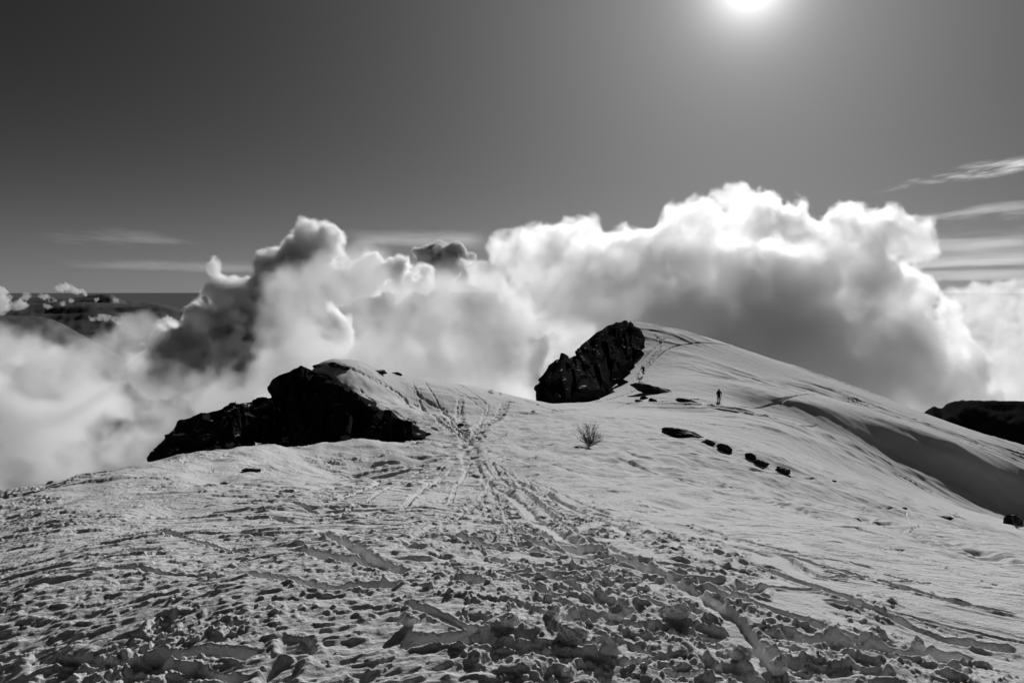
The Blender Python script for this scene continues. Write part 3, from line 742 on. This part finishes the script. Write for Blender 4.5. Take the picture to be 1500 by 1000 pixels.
def boulder(name, label, px, py, wpx, hpx, seed, tilt=0., depth_ratio=.5, group=None, sink=.42, d=None, material=None, cat='rock'):
    x, y = on_ground(px, py) if d is None else P(px, py, d)[:2]
    z = float(ground(np.array(x), np.array(y))); r = math.hypot(x, y); sx_ = wpx * r / F / 2; sz_ = hpx * r / F / 2
    import bmesh
    bm = bmesh.new(); bmesh.ops.create_icosphere(bm, subdivisions=4 if wpx > 10 else 3, radius=1)
    rg = random.Random(seed)
    cuts = [(Vector((rg.gauss(0,1), rg.gauss(0,1), rg.gauss(0,1))).normalized(), rg.uniform(.55, .85)) for _ in range(9)]
    for v in bm.verts:
        for nn, dd in cuts:
            e = v.co.dot(nn) - dd
            if e > 0: v.co -= nn * e * .92
        v.co *= 1 + .16 * mn.fractal(v.co * 2.2 + Vector((seed, 0, 0)), .8, 2.0, 4)
        v.co = Vector((v.co.x * sx_, v.co.y * sx_ * depth_ratio, v.co.z * sz_ * 1.25))
    me = bpy.data.meshes.new(name); bm.to_mesh(me); bm.free(); me.materials.append(material or ROCK_SNOWY)
    o = bpy.data.objects.new(name, me); sc.collection.objects.link(o)
    o.location = (x, y, z + sz_ * (1 - sink * 2)); o.rotation_euler = (0, math.radians(tilt), 0)
    return tag(o, label, cat, group)

for i, a in enumerate([
  ('small dark rock at the foot of the overhanging knoll block', 628,641,19,9,0,41),
  ('flat rock breaking the snow on the skyline at the top of the left knoll', 497,537,34,7,14,None),
  ('thin rock on the knoll skyline just left of its highest point', 466,537,16,5,0,None),
  ('flat dark rock on the knoll skyline right of its highest point', 556,545,24,6,3,None),
  ('small dark rock end to end with the flat rock on the knoll skyline', 581,548,17,5,6,None),
  ('longest lens shaped dark slab in the slope right of the bush', 1002,640,66,15,13,None),  # dark lens shaped slab sunk in the slope
  ('middle sized dark rock directly below the long slab on the slope', 1036,650,24,9,12,None),
  ('pointed dark rock at the lower end of the long slab row', 1061,657,24,9,22,None),
  ('blocky dark rock on the slope, upper one of the pair below the slab row', 1100,671,22,10,18,None),
  ('flat dark rock touching the blocky one on the slope', 1116,679,26,9,20,None),
  ('lone angular dark rock at the right end of the slope rocks', 1146,690,28,8,14,None),
  ('wide dark band standing in for the shaded snow hollow below the cliff of the far peak', 962,574,78,13,15,None),  # dark slab put in for the shade under a snow lip
  ('dark rock tail at the right end of the wide dark band', 1008,589,36,7,12,None),
  ('ragged dark rock in snow at the cliff base', 912,562,30,12,18,None),
  ('low dark rock just left of the cliff base snow patch', 893,576,34,12,14,None),
  ('rounded dark rock below the wide dark band, left of two', 944,584,13,8,10,None),
  ('rounded dark rock below the wide dark band, right of two', 957,588,13,8,14,None),
  ('thin dark rock left of the two rounded rocks below the band', 936,588,14,4,10,None),
  ('small dark stone in the saddle between knoll and peak', 781,604,8,4,10,None),
  ('tiny black stone on snow just below the standing person', 1004,594,6,4,0,None),
  ('small rock on snow left of the bush foot', 844,656,7,4,0,None),
  ('dark rock at the right edge where the near slope ends', 1484,768,26,16,20,None),
  ('flat dark rock left of the right edge rocks', 1386,759,20,5,5,None),
  ('small dark rock on the right slope above the trail', 1280,735,12,4,15,None),
  ('tiny rock on the trail above the right edge', 1325,745,8,3,0,None),
  ('dark stone beside the boot trail under the knoll', 675,622,10,5,0,None),
  ('dark rock showing through snow crust on the left crest', 370,690,30,7,4,None),
  ('small dark rock on left crest beyond the crust', 330,709,16,5,0,None),
  ('low rock at the left skyline of the near slope', 192,686,22,5,-10,None),
  ('small stone in snow right of the slope rocks', 1222,705,7,4,0,None),
  ]):
    lab, px, py, w_, h_, tl, d = a
    boulder('rock', lab, px, py, w_, h_, 300 + i, tl, group='rocks poking through the snow', d=d)

for i, (px, py, w_, h_, lab) in enumerate([
  (838,930,60,22,'widest flat slab of broken snow in the churned track'), (808,908,26,20,'rounded snow lump sitting just above the widest snow slab'),
  (992,902,42,28,'large pale wedge of snow right of the churned hollow'), (905,903,28,20,'snow chunk between the widest slab and the large pale wedge'),
  (890,957,32,28,'upright snow block below the widest snow slab'), (833,990,22,20,'small snow block nearest the bottom edge in the middle of the photo'),
  (745,915,26,22,'snow chunk at the left end of the churned area, above the long groove'), (1086,968,30,26,'upright snow block at the lower end of the diagonal path edge'),
  (1142,980,34,24,'tilted snow slab at the bottom right of the churned track'), (1345,948,20,18,'lone snow ball lying on the smooth snow at the lower right'),
  (598,912,28,24,'round snow lump alone left of the churned area'), (1050,882,22,16,'small snow chunk above and right of the large pale wedge')]):
    boulder('snow_chunk', lab, px, py, w_, h_, 900 + i, random.Random(i).uniform(-25, 25), .8, group='broken snow chunks in the foreground', sink=.25, material=SNOW, cat='snow chunk')

# ---------------------------------------------------------------- plants
def tube(V, Fc, pts, radii, n=5):
    base = len(V)
    for k, p in enumerate(pts):
        a = pts[min(k+1, len(pts)-1)] - pts[max(k-1, 0)]
        a = a.normalized() if a.length > 1e-9 else Vector((0, 0, 1)); u = a.orthogonal().normalized(); v = a.cross(u)
        for j in range(n):
            t = 2*math.pi*j/n; V.append(p + (u*math.cos(t) + v*math.sin(t)) * radii[k])
    for k in range(len(pts)-1):
        for j in range(n): Fc.append((base+k*n+j, base+k*n+(j+1) % n, base+(k+1)*n+(j+1) % n, base+(k+1)*n+j))
    Fc.append(tuple(base+j for j in range(n))[::-1]); Fc.append(tuple(base+(len(pts)-1)*n+j for j in range(n)))
BARK = mat('bark', .05, .9); RIME = mat('frosted_bark', .13, .9)
def shrub(label, px, py, hpx, n_stems, seed, spread=.75, cat='bush', twig_n=7, name='bare_shrub', rad=.010):
    x, y = on_ground(px, py); z = float(ground(np.array(x), np.array(y))); H = hpx * math.hypot(x, y) / F; rg = random.Random(seed)
    e = bpy.data.objects.new(name, None); sc.collection.objects.link(e); e.location = (x, y, z - .02); e.empty_display_size = .1
    tag(e, label, cat)
    for s in range(n_stems):
        V, Fc = [], []
        az = rg.uniform(0, 2*math.pi); q = (s + .5) / n_stems; lean = spread * (q ** .8) * 1.15 + rg.uniform(-.06, .06); ln = H * (1.0 - .35 * q) * rg.uniform(.75, 1.05)
        d = Vector((math.sin(lean)*math.cos(az), math.sin(lean)*math.sin(az), math.cos(lean)))
        def grow(p, d, ln, r, lev):
            pts = [p.copy()]; n = 6
            for k in range(n):
                d = (d + Vector((rg.gauss(0, .13), rg.gauss(0, .13), rg.gauss(0, .10) + .05))).normalized(); p = p + d * ln / n; pts.append(p.copy())
            tube(V, Fc, pts, [r * (1 - .75 * k / n) for k in range(n+1)], 4)
            if lev < 2:
                for _ in range(twig_n if lev == 0 else 3):
                    k = rg.randint(1, n-1); dd = (d + Vector((rg.gauss(0, .6), rg.gauss(0, .6), rg.gauss(0, .35)))).normalized()
                    grow(pts[k], dd, ln * rg.uniform(.22, .45), r * .55, lev + 1)
        grow(Vector((rg.gauss(0, .03), rg.gauss(0, .03), 0)) * H, d, ln, rad * H, 0)
        o = mesh_obj('stem', V, Fc, BARK if q < .35 else RIME, e)
    return e
shrub('leafless frosted bush standing alone in the snow right of the trail', 863,653,37,30,5, spread=1.0, rad=.0105, twig_n=10)
shrub('low dark twiggy shrub on the saddle skyline between knoll and peak', 720,576,9,10,6, spread=1.45, twig_n=5, rad=.03)
shrub('tiny low shrub just right of the twiggy skyline shrub', 733,578,6,6,7, spread=1.4, twig_n=4, rad=.03)
shrub('small flattened dark twigs on snow left of the bush', 741,637,8,7,8, spread=1.3, twig_n=4, rad=.02)
shrub('second small tuft of twigs below the flattened one left of the bush', 726,647,7,6,9, spread=1.3, twig_n=4, rad=.02)
shrub('thin lone twig upright in the snow below the bush', 785,672,14,2,10, spread=.1, twig_n=1, name='dry_stalk', cat='plant', rad=.025)
shrub('very small dry stalk between lone twig and bush', 823,673,7,2,11, spread=.3, twig_n=2, name='dry_stalk', cat='plant', rad=.03)
shrub('bare dark branches beside the rock at the right edge', 1488,772,18,9,12, spread=1.1, twig_n=5, rad=.02)
shrub('low branches on snow left of the right edge rock', 1400,758,9,7,13, spread=1.35, twig_n=4, rad=.02)
shrub('tuft of dry stems on the far left crest', 312,690,8,6,14, spread=1.2, twig_n=3, rad=.02)

# ---------------------------------------------------------------- people
CLOTH = mat('dark_clothing', .02, .9); SKIN = mat('skin', .25, .6); GEAR = mat('dark_gear', .03, .6)
def person(label, px, py, height, yaw, pose, seed=0):
    x, y = on_ground(px, py); z = float(ground(np.array(x), np.array(y)))
    k = height / 1.78
    J = dict(pel=(0,0,.95), bel=(0,0,1.08), che=(0,.01,1.32), nec=(0,.02,1.48), hed=(0,.03,1.57), top=(0,.03,1.72),
             shL=(-.19,0,1.42), elL=(-.29,.06,1.17), haL=(-.25,.26,1.02), shR=(.19,0,1.42), elR=(.29,.06,1.17), haR=(.27,.26,1.02),
             hiL=(-.10,0,.90), knL=(-.12,.10,.50), anL=(-.12,-.06,.09), toL=(-.13,.14,.04), hiR=(.10,0,.90), knR=(.11,.04,.49), anR=(.11,.0,.09), toR=(.12,.2,.04))
    if pose == 'crouch':
        J.update(che=(0,.22,1.18), bel=(0,.06,.98), pel=(0,-.05,.86), nec=(0,.32,1.30), hed=(0,.38,1.38), top=(0,.42,1.53), shL=(-.19,.25,1.26), shR=(.19,.25,1.26),
                 elL=(-.30,.36,1.02), elR=(.30,.36,1.02), haL=(-.30,.58,.98), haR=(.30,.58,.98), knL=(-.13,.20,.48), knR=(.13,.20,.48), hiL=(-.10,-.05,.82), hiR=(.10,-.05,.82))
    R_ = dict(pel=.15, bel=.14, che=.18, nec=.065, hed=.10, top=.085, shL=.085, elL=.055, haL=.04, shR=.085, elR=.055, haR=.04,
              hiL=.11, knL=.075, anL=.055, toL=.05, hiR=.11, knR=.075, anR=.055, toR=.05)
    E = [('pel','bel'),('bel','che'),('che','nec'),('nec','hed'),('hed','top'),('che','shL'),('shL','elL'),('elL','haL'),('che','shR'),('shR','elR'),('elR','haR'),
         ('pel','hiL'),('hiL','knL'),('knL','anL'),('anL','toL'),('pel','hiR'),('hiR','knR'),('knR','anR'),('anR','toR')]
    names = list(J); me = bpy.data.meshes.new('person'); me.from_pydata([J[n] for n in names], [(names.index(a), names.index(b)) for a, b in E], [])
    o = bpy.data.objects.new('person', me); sc.collection.objects.link(o)
    sk = o.modifiers.new('skin', 'SKIN'); 
    for i, n in enumerate(names):
        me.skin_vertices[0].data[i].radius = (R_[n] * 1.22, R_[n] * 1.22 * (.8 if n in ('che','bel','pel') else 1)); me.skin_vertices[0].data[i].use_root = (n == 'pel')
    sb = o.modifiers.new('subsurf', 'SUBSURF'); sb.levels = 2; sb.render_levels = 2
    me.materials.append(CLOTH)
    dg = bpy.context.evaluated_depsgraph_get(); m2 = bpy.data.meshes.new_from_object(o.evaluated_get(dg)); o.modifiers.clear(); o.data = m2; m2.shade_smooth()
    if not len(m2.materials): m2.materials.append(CLOTH)
    o.scale = (k, k, k); o.location = (x, y, z - .03); o.rotation_euler = (0, 0, math.radians(yaw)); tag(o, label, 'person')
    import bmesh
    def ball(name, loc, sc_, m_, parent):
        bm = bmesh.new(); bmesh.ops.create_uvsphere(bm, u_segments=16, v_segments=10, radius=1)
        for v in bm.verts: v.co = Vector((v.co.x*sc_[0], v.co.y*sc_[1], v.co.z*sc_[2])) + Vector(loc)
        q = bpy.data.meshes.new(name); bm.to_mesh(q); bm.free(); q.materials.append(m_); q.shade_smooth()
        b = bpy.data.objects.new(name, q); sc.collection.objects.link(b); b.parent = parent; return b
    hx = J['hed']; ball('face', (hx[0], hx[1]+.045, hx[2]+.03), (.072,.065,.095), SKIN, o)
    ball('hat', (hx[0], hx[1]-.01, hx[2]+.115), (.108,.115,.085), CLOTH, o)
    cx = J['che']
    bm = bmesh.new(); bmesh.ops.create_cube(bm, size=1)
    for v in bm.verts: v.co = Vector((v.co.x*.30*(1 if v.co.z < 0 else .8), v.co.y*.20, v.co.z*.50)) + Vector((cx[0], cx[1]-.22, cx[2]-.02))
    bmesh.ops.bevel(bm, geom=bm.edges[:], offset=.045, segments=3, affect='EDGES')
    q = bpy.data.meshes.new('backpack'); bm.to_mesh(q); bm.free(); q.materials.append(GEAR)
    b = bpy.data.objects.new('backpack', q); sc.collection.objects.link(b); b.parent = o
    for sgn, nm in ((-1, 'haL'), (1, 'haR')):
        h = Vector(J[nm]) + Vector((0, 0, .05)); tip = Vector((h.x + sgn*.10, h.y + .12, 0.0)); V, Fc = [], []
        w_ = o.matrix_basis; A_ = w_ @ h; B_ = w_ @ tip
        V, Fc = [], []; tube(V, Fc, [A_ + (A_-B_)*.04, A_, A_.lerp(B_, .5), B_], [.016, .014, .011, .008], 6)
        po = mesh_obj('ski_pole', V, Fc, GEAR)
        side = 'left' if sgn < 0 else 'right'
        tag(po, f"{side} hand pole of the {'standing' if pose != 'crouch' else 'crouching far'} person on the slope", 'ski pole')
    return o
person('person in dark clothes with backpack standing on the slope below the far peak', 1053,589.5,1.80,176,'stand')
person('tiny far person crouching beside the curved track under the peak', 943,548,1.75,110,'crouch')

# ---------------------------------------------------------------- far land
HILL = rock_material('dark_hillside', .03, snow=.0, edge=.75)
def ridge(name, pts, depth, nd, base_z, seed, rough, material, reach, label=None, cols=220):
    """a long hill: skyline given in the photograph, falling away in front and behind"""
    c = np.array(pts, float); px = np.linspace(c[0, 0], c[-1, 0], cols); py = np.interp(px, c[:, 0], c[:, 1])
    tt = np.linspace(-1, 1, nd); X_ = np.zeros((nd, cols)); Y_ = X_.copy(); Z_ = X_.copy()
    for i in range(cols):
        x0, y0, z0 = P(px[i], py[i], depth)
        for j, t in enumerate(tt):
            s = 1 + t * reach / depth
            X_[j, i] = x0 * s; Y_[j, i] = y0 * s; Z_[j, i] = base_z + (z0 - base_z) * max(0, 1 - abs(t)) ** .8 * (1 if name == 'distant_hill' else min(1, i / 12, (cols - 1 - i) / (cols * .3)) ** .7)
    k = reach * rough
    hh = (.5 - np.abs(fbm2(X_/k/3, Y_/k/3, seed, 6, .55))) * k * (.5 if name == 'distant_hill' else .2)
    Z_ += hh * (np.minimum(1, np.abs(tt) * 5 + .12)[:, None]); Z_ += fbm2(X_/(k*.6), Y_/(k*.6), seed+4, 4, .6) * k * .05
    return tag(grid_obj(name, X_, Y_, Z_, material, smooth_=False), kind='structure')
ridge('distant_hill', [(1300,640),(1340,618),(1358,604),(1368,598),(1380,600),(1386,594),(1394,592),(1408,588.5),(1440,588.5),(1470,588),(1500,587),(1600,590),(1750,600)], 700, 90, -220, 5, .22, HILL, 230)
FAR = mat('hazed_forest_slope', .15, 1.0, spec=0)  # base colour lightened to stand in for haze over the far slopes
ridge('far_mountains', [(-300,436),(-100,434),(0,437),(60,436),(105,436),(133,433),(150,430.5),(163,430.5),(172,437),(185,441),(205,441),(220,438.5),(240,439),(262,441),(300,446),(400,450)], 26000, 60, -1300, 8, .16, FAR, 5200, cols=260)
ridge('far_mountains', [(-300,452),(-100,455),(0,458),(70,466),(110,478),(160,492),(200,510),(260,540)], 11000, 50, -1300, 12, .18, FAR, 3300, cols=200)
ridge('far_mountains', [(-200,441),(50,444),(120,442),(200,446),(300,444),(420,450)], 18000, 50, -1300, 15, .18, FAR, 3800, cols=200)
SEA = mat('hazed_valley_floor', .15, 1.0, spec=0)  # haze over the valley is put into this paler base colour
rr = np.exp(np.linspace(math.log(400), math.log(420000), 50)); tt = np.linspace(0, 2*math.pi, 96, endpoint=False)
R2, T2 = np.meshgrid(rr, tt, indexing='ij')
tag(grid_obj('valley_ground', R2*np.sin(T2), R2*np.cos(T2), -1300 + 0*R2 + 40*fbm2(R2*np.sin(T2)/2500, R2*np.cos(T2)/2500, 3, 3), SEA, wrap=True), kind='structure')
# flanks of the mountain itself, from the edge of the detailed snow down to the valley
rr = np.exp(np.linspace(math.log(262), math.log(2600), 60)); tt = np.linspace(0, 2*math.pi, 240, endpoint=False)
R2, T2 = np.meshgrid(rr, tt, indexing='ij'); X2 = R2*np.sin(T2); Y2 = R2*np.cos(T2)
Xe = 262*np.sin(tt); Ye = 262*np.cos(tt); Ze = base_height(Xe, Ye) - .6
Z2 = Ze[None, :] - (R2 - 262) * .56 + 30 * fbm2(X2/160, Y2/160, 4, 5, .55) * smooth(262, 420, R2)
tag(grid_obj('mountain_flank', X2, Y2, np.maximum(Z2, -1320), SNOW, wrap=True), kind='structure')
